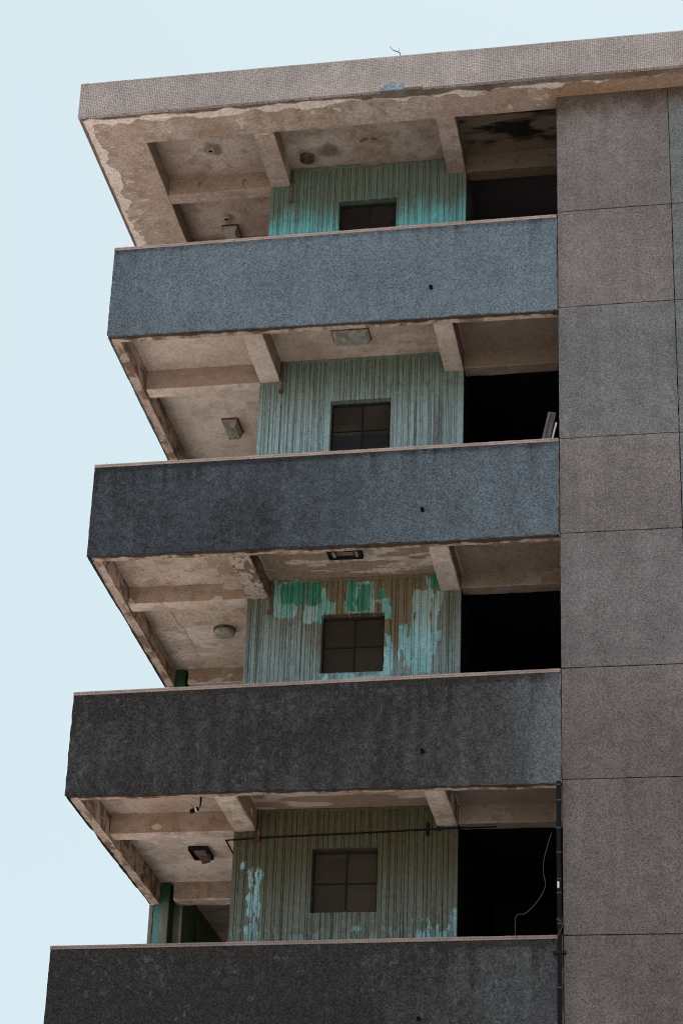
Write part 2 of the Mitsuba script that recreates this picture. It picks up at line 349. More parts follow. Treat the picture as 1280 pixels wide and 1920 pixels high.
def f_rib(p, n, uv):
    x, z = p.x, p.z
    g = speck(p, 46.0)
    lines = noise(x * 62.0, 3.0, z * 0.7)
    lines2 = noise(x * 24.0, 5.0, z * 0.3)
    mid = fbm(x * 5, p.y * 5, z * 3, 4)
    fine = fbm(x * 22, p.y * 5, z * 9, 3)
    s5 = smoothstep(16.9, 17.0, z); s4 = smoothstep(13.4, 13.5, z) * (1 - s5); s3 = smoothstep(10.3, 10.4, z) * (1 - s5 - s4); s2 = 1 - s5 - s4 - s3
    # top storey: green above, turquoise below from cleaner paint and painted-in skylight
    k5 = smoothstep(18.25, 17.50, z + 0.35 * (lines2 - 0.5) + 0.2 * (mid - 0.5))
    c5 = mix((0.135, 0.18, 0.145), (0.19, 0.55, 0.58), k5 * k5)
    k4 = smoothstep(15.35, 14.2, z + 0.5 * (lines2 - 0.5))
    c4 = mix((0.15, 0.20, 0.16), (0.34, 0.47, 0.51), k4)  # each storey paler downwards: skylight falloff painted in, with dirtier paint above
    k3 = smoothstep(12.0, 11.0, z + 0.4 * (lines2 - 0.5))
    bare3 = smoothstep(-3.45, -3.0, x + 0.25 * (mid - .5)) * smoothstep(-1.50, -1.9, x)
    c3 = mix(mix((0.15, 0.175, 0.135), (0.25, 0.33, 0.335), k3), (0.175, 0.145, 0.09), bare3 * smoothstep(10.9, 11.3, z) * 0.9)
    k2 = smoothstep(8.6, 7.1, z + 0.4 * (lines2 - 0.5))
    c2 = mix((0.092, 0.092, 0.058), (0.195, 0.222, 0.202), k2)
    c = c5 * s5 + c4 * s4 + c3 * s3 + c2 * s2
    # flaking layers of the third storey
    w = 0.10 * (fbm(x * 13, 7.0, z * 5, 4) - 0.5) + 0.05 * (noise(x * 50, 1.0, z * 2) - 0.5)
    pale = F(0.0); green = F(0.0)
    for (u0, u1, v0, v1) in PALE3: pale = dr.maximum(pale, boxmask(x, z, wx(u0), wx(u1), wz(v1), wz(v0), 0.004, w))
    for (u0, u1, v0, v1) in GREEN3: green = dr.maximum(green, boxmask(x, z, wx(u0), wx(u1), wz(v1), wz(v0), 0.006, w))
    pc = mix((0.28, 0.40, 0.37), (0.36, 0.62, 0.70), smoothstep(11.9, 11.0, z))
    pc = mix(pc, (0.13, 0.37, 0.36), smoothstep(0.40, 0.60, fbm(x * 7 + 2, 4.0, z * 1.2, 3)) * (0.35 + 0.4 * smoothstep(11.0, 11.5, z)))
    c = mix(c, pc, pale * s3)
    c = mix(c, mix((0.03, 0.19, 0.125), (0.06, 0.25, 0.18), fine), green * s3 * 0.95)
    # light blue remains of the second storey
    rag = fbm(x * 30, 2.0, z * 10, 4)
    st = smoothstep(0.02, 0.0, dr.abs(x + 3.80) - 0.035 + 0.14 * (rag - 0.42)) + smoothstep(0.02, 0.0, dr.abs(x + 3.885) - 0.03 + 0.14 * (rag - 0.42))
    st = st * smoothstep(7.0, 7.5, z) * smoothstep(8.33, 8.2, z)
    st = st + smoothstep(0.02, 0.0, dr.abs(x + 4.0) - 0.012 + 0.08 * (rag - 0.4)) * smoothstep(8.25, 8.3, z) * smoothstep(8.42, 8.37, z)
    foot = smoothstep(0.60, 0.63, rag + 0.30 * smoothstep(7.62, 7.38, z) - 0.22 + 0.14 * smoothstep(-2.2, -1.5, x) + 0.10 * smoothstep(0.10, 0.03, dr.abs(x + 2.53)))
    foot = foot * smoothstep(7.70, 7.60, z) * smoothstep(6.4, 6.5, z) * (0.3 + 0.7 * smoothstep(-1.95, -1.75, x) + 0.6 * smoothstep(0.12, 0.04, dr.abs(x + 2.53)))
    edge = smoothstep(0.03, 0.0, dr.abs(x + 1.40) - 0.02 + 0.06 * (rag - 0.5)) * smoothstep(7.75, 7.7, z)
    c = mix(c, (0.30, 0.50, 0.55), dr.clip(st + foot + edge, 0, 1) * s2)
    # dirt runs
    dirt = smoothstep(0.62, 0.85, lines) * (0.55 - 0.3 * s5) + smoothstep(0.55, 0.75, fine) * 0.25
    c = mix(c, (0.075, 0.062, 0.04), dr.clip(dirt, 0, 1) * (1 - 0.6 * pale * s3))
    return c * (0.66 + 0.68 * g)

def f_column(p, n, uv):
    st = fbm(p.x * 16, p.y * 6, p.z * 1.4, 4)
    g = speck(p, 60.0)
    front = smoothstep(0.6, 0.9, -n.y)
    s2 = smoothstep(10.2, 10.0, p.z)
    c = mix((0.035, 0.075, 0.035), (0.045, 0.14, 0.085), st)
    lowc = smoothstep(8.95, 8.45, p.z + 0.2 * (st - 0.5)) * s2
    c = mix(c, mix((0.12, 0.30, 0.30), (0.24, 0.25, 0.20), smoothstep(-5.76, -5.63, p.x + 0.1 * (st - 0.5))), lowc * front)
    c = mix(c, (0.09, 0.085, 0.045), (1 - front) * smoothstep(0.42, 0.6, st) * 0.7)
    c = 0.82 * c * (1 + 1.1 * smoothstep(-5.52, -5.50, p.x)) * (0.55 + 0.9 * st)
    return c * (0.65 + 0.7 * g)

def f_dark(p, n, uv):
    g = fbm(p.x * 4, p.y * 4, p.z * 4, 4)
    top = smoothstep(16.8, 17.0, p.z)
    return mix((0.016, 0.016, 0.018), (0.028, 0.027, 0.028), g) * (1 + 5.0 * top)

def f_lamp(p, n, uv):
    g = fbm(p.x * 18, p.y * 18, p.z * 18, 4)
    c = mix((0.33, 0.34, 0.31), (0.20, 0.20, 0.16), smoothstep(0.4, 0.7, g))
    return c * (0.75 + 0.5 * speck(p, 80.0))

def f_rust(p, n, uv):
    g = fbm(p.x * 25, p.y * 25, p.z * 25, 4)
    return mix((0.055, 0.035, 0.025), (0.16, 0.085, 0.05), smoothstep(0.35, 0.7, g))

def f_wood(p, n, uv):
    g = fbm(p.x * 60, p.y * 20, p.z * 2.5, 3)
    return mix((0.10, 0.085, 0.07), (0.24, 0.22, 0.22), g)

def f_ground(p, n, uv):
    g = fbm(p.x * 0.8, p.y * 0.8, 0.0, 5)
    b = fbm(p.x * 0.05, p.y * 0.05, 0.0, 4)
    return mix((0.43, 0.38, 0.35), (0.56, 0.51, 0.475), 0.5 * g + 0.5 * b)

def h_plaster(p, n, uv):
    return fbm(p.x * 9, p.y * 9, p.z * 9, 4) * 0.012 + speck(p, 70.0) * 0.0015

def diff(fn): return {'type': 'diffuse', 'reflectance': proc(fn)}
def rgb(*c): return {'type': 'rgb', 'value': list(c)}
def two(b): return {'type': 'twosided', 'bsdf': b}
scene['pebble'] = two({'type': 'bumpmap', 'bsdf': diff(f_pebble), 'tex': proc(h_pebble, 4e-3), 'scale': 1.0})
scene['panel_stone'] = two({'type': 'bumpmap', 'bsdf': diff(f_panel), 'tex': proc(h_panel, 4e-3), 'scale': 1.0})
scene['tile'] = two({'type': 'principled', 'base_color': proc(f_tile), 'roughness': 0.55, 'specular': 0.3})
scene['mortar'] = two(diff(f_mortar))
scene['cement'] = two(diff(f_patch))
scene['roof_paint'] = two({'type': 'bumpmap', 'bsdf': diff(f_roof), 'tex': proc(h_roof, 5e-3), 'scale': 1.0})
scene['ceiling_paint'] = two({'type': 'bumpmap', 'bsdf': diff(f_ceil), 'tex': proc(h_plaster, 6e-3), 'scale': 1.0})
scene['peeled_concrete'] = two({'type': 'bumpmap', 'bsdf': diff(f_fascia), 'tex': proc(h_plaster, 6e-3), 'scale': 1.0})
scene['rib_paint'] = two(diff(f_rib))
scene['column_paint'] = two(diff(f_column))
scene['dark_plaster'] = two(diff(f_dark))
scene['lamp_plastic'] = two({'type': 'principled', 'base_color': proc(f_lamp), 'roughness': 0.5, 'specular': 0.4})
scene['rust'] = two({'type': 'principled', 'base_color': proc(f_rust), 'roughness': 0.8})
scene['wood'] = two(diff(f_wood))
scene['frame_metal'] = two({'type': 'principled', 'base_color': rgb(0.014, 0.012, 0.011), 'roughness': 0.7, 'specular': 0.2})
scene['black_plastic'] = two({'type': 'principled', 'base_color': rgb(0.006, 0.006, 0.009), 'roughness': 0.7, 'specular': 0.15})
scene['white_plastic'] = two({'type': 'principled', 'base_color': rgb(0.62, 0.63, 0.68), 'roughness': 0.5})
scene['wire_plastic'] = two({'type': 'principled', 'base_color': rgb(0.065, 0.06, 0.05), 'roughness': 0.6})
scene['red_plastic'] = two({'type': 'principled', 'base_color': rgb(0.10, 0.012, 0.016), 'roughness': 0.6})
scene['twig_bark'] = two({'type': 'diffuse', 'reflectance': rgb(0.07, 0.06, 0.06)})
scene['weed_leaf'] = two({'type': 'diffuse', 'reflectance': rgb(0.05, 0.07, 0.03)})
def f_pane(p, n, uv):
    g = fbm(p.x * 7, 1.0, p.z * 5, 4)
    s5 = smoothstep(16.9, 17.0, p.z); s4 = smoothstep(13.4, 13.5, p.z) * (1 - s5)
    c = mix((0.072, 0.055, 0.037), (0.044, 0.035, 0.025), g)
    c = mix(c, mix((0.026, 0.027, 0.032), (0.052, 0.044, 0.034), smoothstep(14.33, 14.36, p.z)), s4)
    c = mix(c, (0.026, 0.022, 0.021), s5)
    pane = cell_rand(dr.floor((p.x + 2.74) / 0.41), dr.floor(p.z / 0.405 + 0.2), 4.0)
    return c * (0.7 + 0.6 * g) * (0.8 + 0.4 * pane)
scene['dusty_glass'] = {'type': 'blendbsdf', 'weight': 0.75, 'a': {'type': 'thindielectric'},
                        'b': two({'type': 'principled', 'base_color': proc(f_pane), 'roughness': 0.5, 'specular': 0.15})}
scene['ground_mat'] = diff(f_ground)

# ------------------------------------------------------------------ ground
gm = trimesh.Trimesh(np.array([[-1500, -1500, GZ], [1500, -1500, GZ], [1500, 1500, GZ], [-1500, 1500, GZ]], float), np.array([[0, 1, 2], [0, 2, 3]]))
scene['ground'] = ply(gm, 'ground_mat'); labels['ground'] = {'label': 'bare pale earth yard around the foot of the building', 'kind': 'structure'}

# ------------------------------------------------------------------ the building
B = root('apartment_building', 'abandoned grey building with stacked open balconies, peeling green stair walls and tiled roof edge', 'building')
rng = np.random.default_rng(7)

# structural walls behind everything (dark, seen only through the openings)
core = [bx(0.0, XR, 0.07, 0.25, GZ, 18.37),                    # wall behind the facade panels
        bx(XR - 0.2, XR, 0.25, YB, GZ, 18.37),
        bx(-5.50, XR, YB, YB + 0.2, GZ, 18.37),
        bx(XL + 0.11, -5.50, DC + 0.32, 6.9, GZ, 18.37)] + [bx(XL + 0.11, -5.50, 6.9, YB, ST[q]['bl'], ST[q]['cl']) for q in ST]  # upper side wall left open at the back, added to light the side room
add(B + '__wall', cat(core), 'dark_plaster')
inner = [bx(B2R - 0.18, B2R, D + 0.05, YB, GZ, 18.60), bx(1.6, 1.75, 0.25, YB, GZ, 18.60),
         bx(B1L + .18, B2R - .18, 3.4, 3.55, GZ, 18.60), bx(B2R, 1.6, 5.2, 5.35, GZ, 18.60)]
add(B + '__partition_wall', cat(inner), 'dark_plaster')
add(B + '__partition_wall', bx(B1L, B1L + 0.18, D + 0.062, YB, GZ, 18.60), 'ceiling_paint')
# green inner face of the side room
add(B + '__side_wall', cat([bx(-5.499, -5.47, DC + 0.322, 6.9, GZ, 18.37), bx(-5.588, -5.47, DC + 0.256, DC + 0.3195, GZ, 18.37)]), 'column_paint', label='dark green side wall beyond the balcony column')

# facade panels, joints open between them
ROWS = [18.372, 16.54, 15.09, 13.195, 11.893, 10.13, 8.742, 6.905, 5.56, 3.72, 2.40, 0.55, GZ]
def ragged_rect(x0, x1, z0, z1, seed, amp=0.006, step=0.04):
    pts = []
    def run(a, b, const, horizontal, s):
        n = max(2, int(abs(b - a) / step))
        t = np.linspace(a, b, n, endpoint=False)
        j = (n1(t * 14, s) - 0.5) * 2 * amp
        j[0] = 0
        for q, d in zip(t, j): pts.append((q, const + d) if horizontal else (const + d, q))
    run(x0, x1, z0, True, seed + .1); run(z0, z1, x1, False, seed + .3); run(x1, x0, z1, True, seed + .5); run(z1, z0, x0, False, seed + .7)
    return Polygon(pts).buffer(0)
for ci in range(5):
    x0, x1 = ci * 1.452, (ci + 1) * 1.452
    for ri in range(len(ROWS) - 1):
        zt, zb = ROWS[ri], ROWS[ri + 1]
        slope = 0.004 * (ci)
        g = 0.008
        pol = ragged_rect(x0 + g * (0.6 if ci else 1.2), x1 - g * 0.6, zb + g * 0.8 - slope, zt - (g * 0.8 if ri else 0.0) - (slope if ri else 0), ci * 17 + ri * 3.3)
        pr = rng.uniform(-0.004, 0.004)
        add(B + '__facade_panel', extr_xz(pol, pr, 0.0695), 'panel_stone')

def tile_block(cells, n_axis, plane, depth, pitch, gap, seed):
    """one mesh of bevel-free small tiles: cells = list of (a, z) lower-left corners; n_axis 'y' (front faces -y) or 'x' (faces -x)"""
    r = np.random.default_rng(seed)
    V, Fc = [], []
    base = np.array([[0, 1, 5], [0, 5, 4], [1, 2, 6], [1, 6, 5], [2, 3, 7], [2, 7, 6], [3, 0, 4], [3, 4, 7], [0, 3, 2], [0, 2, 1]])
    for i, (a, z, w, h) in enumerate(cells):
        j = r.uniform(-0.0012, 0.0012, 4)
        pj = plane - r.uniform(0, 0.0016)
        tl = r.uniform(-0.0006, 0.0006, 2)
        a0, a1, z0, z1 = a + gap / 2 + j[0] * .5, a + w - gap / 2 + j[1] * .5, z + gap / 2 + j[2] * .5, z + h - gap / 2 + j[3] * .5
        fr = [(a0, pj - tl[0] - tl[1], z0), (a1, pj + tl[0] - tl[1], z0), (a1, pj + tl[0] + tl[1], z1), (a0, pj - tl[0] + tl[1], z1)]
        bk = [(q[0], plane + depth, q[2]) for q in fr]
        V += fr + bk
        Fc.append(base + 8 * i)
    V = np.array(V); Fc = np.vstack(Fc)
    if n_axis == 'x': V = V[:, [1, 0, 2]]; Fc = Fc[:, ::-1]
    return trimesh.Trimesh(V, Fc, process=False)

def lin(d, a, b, x): return d[a] + (d[b] - d[a]) * (x - XL) / (0 - XL)

def parapet(s):
    d = ST[s]
    xs = np.arange(XL, -0.0119, 0.03)
    seed = s * 5.7
    top = lambda x: lin(d, 'cl', 'cr', x) - 0.046
    bot = lambda x: lin(d, 'bl', 'br', x)
    # concrete core (front wall and side return)
    j = (n1(xs * 9, seed) - 0.5) * 0.03
    poly = Polygon([(XL + 0.012, top(XL))] + [(x, bot(x) + 0.004 + q) for x, q in zip(xs, j) if x > XL + 0.012] + [(-0.002, bot(0)), (-0.002, top(0))]).buffer(0)
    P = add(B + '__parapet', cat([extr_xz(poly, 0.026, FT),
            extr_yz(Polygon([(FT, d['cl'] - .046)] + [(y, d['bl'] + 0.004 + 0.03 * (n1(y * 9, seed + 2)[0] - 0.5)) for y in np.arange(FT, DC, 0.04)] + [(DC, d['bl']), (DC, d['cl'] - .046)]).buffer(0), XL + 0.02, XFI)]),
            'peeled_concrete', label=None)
    # rough-cast coat, broken along its foot
    chip = np.maximum(0, n1(xs * 2.3, seed + 9) - 0.55) * 0.11 + np.maximum(0, n1(xs * 11, seed + 4) - 0.5) * 0.05 + (n1(xs * 40, seed) - .5) * 0.008
    zs = np.arange(bot(XL) + .03, top(XL), 0.03)
    left = [(XL + (n1(z * 16, seed)[0] - .5) * 0.016, z) for z in zs[::-1]]
    coat = Polygon([(XL, top(XL))] + left + [(x, bot(x) - 0.012 + c) for x, c in zip(xs, chip)] + [(-0.012, bot(0) - .004), (-0.012, top(0))]).buffer(0)
    ys = np.arange(0.02, DC, 0.04)
    chip2 = np.maximum(0, n1(ys * 3, seed + 7) - 0.5) * 0.08 + (n1(ys * 25, seed) - .5) * 0.01
    side = Polygon([(0.026, d['cl'] - .046)] + [(y, d['bl'] - 0.01 + c) for y, c in zip(ys, chip2) if y > .026] + [(DC, d['bl']), (DC, d['cl'] - .046)]).buffer(0)
    add(P + '__roughcast', cat([extr_xz(coat, 0.0, 0.026), extr_yz(side, XL, XL + 0.02)]), 'pebble')
    # mosaic capping
    pitch = 0.0245
    cells = []
    n = int((0.0 - XL) / pitch)
    r = np.random.default_rng(100 + s)
    miss = set(r.integers(0, n, 3).tolist())
    for i in range(n):
        for k in (0, 1):
            if i in miss and k == 0: continue
            x = XL + i * pitch
            zt = lin(d, 'cl', 'cr', x + pitch / 2) + 0.007 * (n1(x * 1.7, seed)[0] - 0.5)
            cells.append((x, zt - 0.047 + k * 0.0235, pitch, 0.0235))
    tf = tile_block(cells, 'y', -0.006, 0.006, pitch, 0.0045, s)
    cl2 = [(y * pitch, d['cl'] - 0.047 + k * .0235, pitch, .0235) for y in range(int(DC / pitch)) for k in (0, 1)]
    ts = tile_block(cl2, 'x', XL - 0.006, 0.006, pitch, 0.0045, s + 50)
    # bedding mortar under the tiles (front and side), following the cap line
    b1 = Polygon([(XL, d['cl'] - .046), (-.002, d['cr'] - .046), (-.002, d['cr'] - .003)] + [(x, lin(d, 'cl', 'cr', x) - 0.003 + 0.003 * (n1(x * 20, seed)[0] - .5)) for x in np.arange(-.05, XL, -0.05)] + [(XL, d['cl'] - .003)]).buffer(0)
    add(P + '__cap_bedding', cat([extr_xz(b1, -0.001, FT), bx(XL, XFI, FT, DC, d['cl'] - .046, d['cl'] - .003)]), 'mortar')
    add(P + '__mosaic_cap', cat([tf, ts]), 'tile', kind='stuff')
    # drain spout
    if s in (5, 4, 3, 2):
        zp = {5: 15.509, 4: 12.299, 3: 9.134, 2: 5.974}[s]; xp = {5: -1.607, 4: -1.657, 3: -1.598, 2: -1.58}[s]
        pipe = trimesh.creation.annulus(0.017, 0.024, 0.10, sections=14)
        pipe.apply_transform(trimesh.transformations.rotation_matrix(math.pi / 2, (1, 0, 0)))
        pipe.apply_translation((xp, 0.0, zp))
        plug = trimesh.creation.cylinder(0.0175, 0.02, sections=12)
        plug.apply_transform(trimesh.transformations.rotation_matrix(math.pi / 2, (1, 0, 0))); plug.apply_translation((xp, -0.012, zp))
        add(P + '__drain_spout', cat([pipe, plug]), 'black_plastic', smooth=40)
    return P

def storey_ceiling(s):
    d = ST[s]
    ce, bm = d['ce'], d['bm']
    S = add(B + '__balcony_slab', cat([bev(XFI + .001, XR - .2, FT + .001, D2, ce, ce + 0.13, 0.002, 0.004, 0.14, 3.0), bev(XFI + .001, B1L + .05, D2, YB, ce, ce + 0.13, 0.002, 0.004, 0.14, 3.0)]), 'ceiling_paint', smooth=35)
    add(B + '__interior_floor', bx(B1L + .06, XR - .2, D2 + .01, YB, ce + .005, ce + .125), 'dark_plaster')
    rb = 0.006 if s > 4 else 0.010
    def beam(k, a, y0, y1, xx0, xx1, zb):
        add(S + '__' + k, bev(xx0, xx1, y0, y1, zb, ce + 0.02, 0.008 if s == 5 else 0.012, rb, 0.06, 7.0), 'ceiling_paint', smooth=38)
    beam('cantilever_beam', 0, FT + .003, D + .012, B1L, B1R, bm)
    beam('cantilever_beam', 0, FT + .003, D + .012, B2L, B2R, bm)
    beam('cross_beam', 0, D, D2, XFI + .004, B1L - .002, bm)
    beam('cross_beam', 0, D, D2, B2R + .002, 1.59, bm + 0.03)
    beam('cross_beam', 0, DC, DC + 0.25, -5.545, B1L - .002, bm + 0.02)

for s in ST:
    parapet(s)
    storey_ceiling(s)

# columns at the back of the side balconies
for s in (6, 5, 4, 3, 2, 1):
    zt = ST[s]['ce'] if s < 6 else RC - .002
    zt = zt - 0.001
    zb = (ST[s - 1]['ce'] + 0.131) if s > 1 else GZ
    c = add(B + '__column', bev(XL + 0.055, -5.59, DC + .002, DC + 0.32, zb, zt, 0.012, 0.004, 0.12, 5), 'column_paint', smooth=35)
    add(c + '__outer_cladding', bev(XL, XL + 0.053, DC + .001, DC + 0.30, zb, zt if s == 6 else ST[s]['bl'] - .001, 0.004), 'mortar')

# ribbed stair walls
def grooves(seed):
    r = np.random.default_rng(seed)
    x, out = B1L + 0.05, []
    while x < B2R - 0.05:
        w = r.uniform(0.008, 0.012)
        out.append((x, w))
        if r.random() < 0.55: 
            x += r.uniform(0.022, 0.034); out.append((x, r.uniform(0.007, 0.010)))
        x += r.uniform(0.045, 0.085)
    return out
def ribbed(x0, x1, z0, z1, gr):
    pts = [(x0, D + 0.06), (x0, D)]
    for (x, w) in gr:
        if x > x0 + 0.012 and x + w < x1 - 0.012:
            pts += [(x, D), (x + 0.0015, D + 0.0155), (x + w - 0.0015, D + 0.0155), (x + w, D)]
    pts += [(x1, D), (x1, D + 0.06)]
    m = trimesh.creation.extrude_polygon(Polygon(pts), z1 - z0)
    m.apply_translation((0, 0, z0))
    return m
for s in (5, 4, 3, 2, 1):
    ceil = RC if s == 5 else ST[s + 1]['ce']
    if s == 5: ceil = 18.625
    fl = ST[s]['ce'] + 0.131
    gr = grooves(s)
    ms = []
    if s > 1:
        zt, zb = WIN[s]
        ms += [ribbed(B1L, WX0, fl, ceil - .002, gr), ribbed(WX1, B2R, fl, ceil - .002, gr), ribbed(WX0, WX1, fl, zb, gr)]
        if s == 5: ms += [ribbed(WX0, -2.866, zt, ceil - .002, gr), ribbed(-2.866, -2.578, zt, ceil - .03, gr), ribbed(-2.578, WX1, zt, ceil - .002, gr)]
        else: ms += [ribbed(WX0, WX1, zt, ceil - .002, gr)]
    else:
        ms += [ribbed(B1L, B2R, fl, ceil - .002, gr)]
    # plaster fillet along the ceiling
    ms.append(bev(B1R + .01, B2L - .01, D - 0.012, D + 0.03, ceil - 0.035, ceil + .004, 0.008, 0.003, 0.06) if s != 5 else bev(B1R + .01, -2.87, D - 0.008, D + 0.03, ceil - 0.02, ceil + .03, 0.006, 0.003, 0.06))
    if s > 1:
        dp = 0.14
        ms += [bx(WX0 - 0.03, WX0, D + .0605, D + dp + 0.05, zb - .03, zt + .03), bx(WX1, WX1 + .03, D + .0605, D + dp + 0.05, zb - .03, zt + .03),
               bx(WX0, WX1, D + .0605, D + dp + .05, zt, zt + .03), bx(WX0, WX1, D + .0605, D + dp + .05, zb - .03, zb)]
    lab = {5: 'ribbed stair wall, green above, turquoise with painted-in skylight near the parapet', 4: 'ribbed stair wall in faded pale green paint', 3: 'ribbed stair wall with big flakes of bright green and pale blue paint', 2: 'ribbed stair wall, brown and olive with small pale blue paint remains'}.get(s)
    add(B + '__ribbed_wall', cat(ms), 'rib_paint', label=lab)
    if s > 1:
        W = root(B + '__window', None, None); labels.pop(W)
        y0, y1 = D + 0.105, D + 0.145
        fw = 0.028
        bars = [bev(WX0 + .002, WX0 + fw, y0, y1, zb + .002, zt - .002, .003), bev(WX1 - fw, WX1 - .002, y0, y1, zb + .002, zt - .002, .003),
                bev(WX0 + fw, WX1 - fw, y0, y1, zb + .002, zb + fw, .003), bev(WX0 + fw, WX1 - fw, y0, y1, zt - fw - .01, zt - .002, .003)]
        xm = (WX0 + WX1) / 2 + 0.01; zm = (zt + zb) / 2 - 0.01
        add(W + '__frame', cat(bars), 'frame_metal')
        add(W + '__mullion', bev(xm - .011, xm + .011, y0 + .005, y1 - .004, zb + fw, zt - fw - .01, .003), 'frame_metal')
        for a, b in ((WX0 + fw, xm - .011), (xm + .011, WX1 - fw)):
            add(W + '__glazing_bar', bev(a, b, y0 + .006, y1 - .005, zm - .009, zm + .009, .003), 'frame_metal')
            for e, f in ((zb + fw, zm - .009), (zm + .009, zt - fw - .01)):
                q = trimesh.Trimesh(np.array([[a, y0 + .02, e], [b, y0 + .02, e], [b, y0 + .02, f], [a, y0 + .02, f]], float), np.array([[0, 1, 2], [0, 2, 3]]))
                add(W + '__pane', q, 'dusty_glass')

# roof: coffered soffit, tiled fascia
RSL = add(B + '__roof_slab', cat([bev(XFI + .05, XR + .2, 0.2, D2, RC, RC + 0.2, 0.002, 0.004, 0.14, 3.0), bev(XFI + .05, B1L + .05, D2, YB + .3, RC, RC + 0.2, 0.002, 0.004, 0.14, 3.0)]), 'roof_paint', smooth=35)
Y0R, X0R = RF + 0.03, RL + 0.03
add(B + '__interior_ceiling', bx(B1L + .06, XR + .2, D2 + .01, YB + .3, RC + .005, RC + .19), 'dark_plaster')
def rbeam(name, x0, x1, y0, y1, z0=RS, r=0.006):
    add(RSL + '__' + name, bev(x0, x1, y0, y1, z0, RC + 0.03, r, 0.005, 0.08, 6.0), 'roof_paint', smooth=38)
rbeam('eaves_band', X0R, XR + .3, Y0R, 0.25)
rbeam('eaves_band', X0R, -5.625, 0.252, YB + .3)
rbeam('cantilever_beam', B1L, B1R, 0.252, D + .012)
rbeam('cantilever_beam', B2L, B2R, 0.252, D + .012)
rbeam('cross_beam', -5.623, B1L - .002, D, D2)
rbeam('cross_beam', B2R + .002, 1.59, D, D2, RS)
rbeam('cross_beam', -5.623, B1L - .002, 3.02, 3.25)
add(RSL + '__fascia_core', cat([bx(RL + .007, XR + .3, RF + .007, RF + .031, RS + .004, RT - .004), bx(RL + .007, RL + .031, RF + .031, YB + .3, RS + .004, RT - .004),
                               bx(RL + .031, XR + .3, RF + .031, YB + .3, RC + .21, RT - .004)]), 'mortar')
cells, nC = [], int((XR + 0.3 - RL) / TP)
NR = 22
PH = (RT - (RS - 0.012)) / NR
wave = (n1(np.arange(nC) * 0.035, 3.0) - .5) * 0.018
for i in range(nC):
    x = RL + i * TP
    for k in range(NR):
        z = RS - 0.012 + k * PH
        u = x + TP / 2
        # the spot where tiles have fallen off, and a strip beside it
        top = {0: 5}.get(0)
        hh = 5 - (1 if u < -2.22 else 0) * 2 - (1 if u > -2.05 else 0) - (1 if u < -2.16 else 0)
        if -2.275 < u < -1.960 and k < hh: continue
        if -1.960 <= u < -1.70 and k == 0: continue
        if k == NR - 1 and rng.random() < 0.025: continue
        if rng.random() < 0.0008: continue
        cells.append((x, z + (wave[i] if k == NR - 1 else 0) * 0.5, TP, PH))
tf = tile_block(cells, 'y', RF, 0.008, TP, 0.0032, 1)
cl2 = [(RF + .008 + j * TP, RS - .012 + k * PH, TP, PH) for j in range(int((YB + .7) / TP)) for k in range(NR)]
ts = tile_block(cl2, 'x', RL, 0.008, TP, 0.0048, 2)
add(RSL + '__mosaic_fascia', cat([tf, ts]), 'tile', kind='stuff')
# tiles wrapped under the fascia edge
cu = []
for i in range(nC):
    x = RL + i * TP
    if -2.275 < x + TP / 2 < -1.72: continue
    for k in (0, 1):
        if rng.random() < 0.06 + 0.5 * max(0, n1(x * 1.3, 8.0)[0] - 0.55) * (1 + k): continue
        cu.append(bx(x + .0022, x + TP - .0022, RF + .011 + k * .0225, RF + .0315 + k * .0225, RS - 0.010, RS + 0.001))
add(RSL + '__soffit_tile', cat(cu), 'tile', kind='stuff')
pm = bev(-2.274, -1.961, RF + 0.004, RF + 0.012, RS - .005, RS + 0.122, 0.003, 0.004, 0.012, 30)
add(RSL + '__cement_patch', pm, 'cement', label='blue-grey cement patch where mosaic tiles have fallen off the roof edge')

# ------------------------------------------------------------------ fittings on the ceilings
def box_lamp(x0, x1, y0, y1, zc, h, label, group=None):
    k = root('box_lamp', label, 'ceiling lamp', group)
    add(k + '__base_plate', bev(x0 - .012, x1 + .012, y0 - .012, y1 + .012, zc - 0.022, zc + .003, .004), 'rust')
    a = 0.03
    top = [(x, y, zc - .022) for x in (x0, x1) for y in (y0, y1)]
    low = [(x, y, zc - h) for x in (x0 + a, x1 - a) for y in (y0 + a, y1 - a)]
    M = m3.Manifold.hull_points(np.array(top + low, np.float32))
    add(k + '__diffuser', from_manifold(M), 'lamp_plastic')
    return k
box_lamp(-3.03, -2.55, 0.76, 1.04, 15.468, 0.095, 'wide boxy grey ceiling lamp in the middle bay of the second balcony from the top')
box_lamp(-4.975, -4.76, 2.87, 3.28, 15.468, 0.13, 'narrow boxy grey ceiling lamp at the left end of the second balcony from the top')
box_lamp(-5.115, -4.90, 2.70, 2.98, 18.655, 0.14, 'boxy grey lamp under the roof, half hidden by the top parapet')
k = root('round_lamp', 'round grey ceiling lamp on the left ceiling above the third parapet', 'ceiling lamp')
add(k + '__base_plate', lathe([(0, -.035), (.150, -.035), (.150, .004), (0, .004)], (-4.75, 2.87, 12.170)), 'rust', smooth=30)
add(k + '__diffuser', lathe([(0, -.095), (.10, -.094), (.128, -.085), (.138, -.068), (.138, -.035), (0, -.035)], (-4.75, 2.87, 12.170)), 'lamp_plastic', smooth=40)

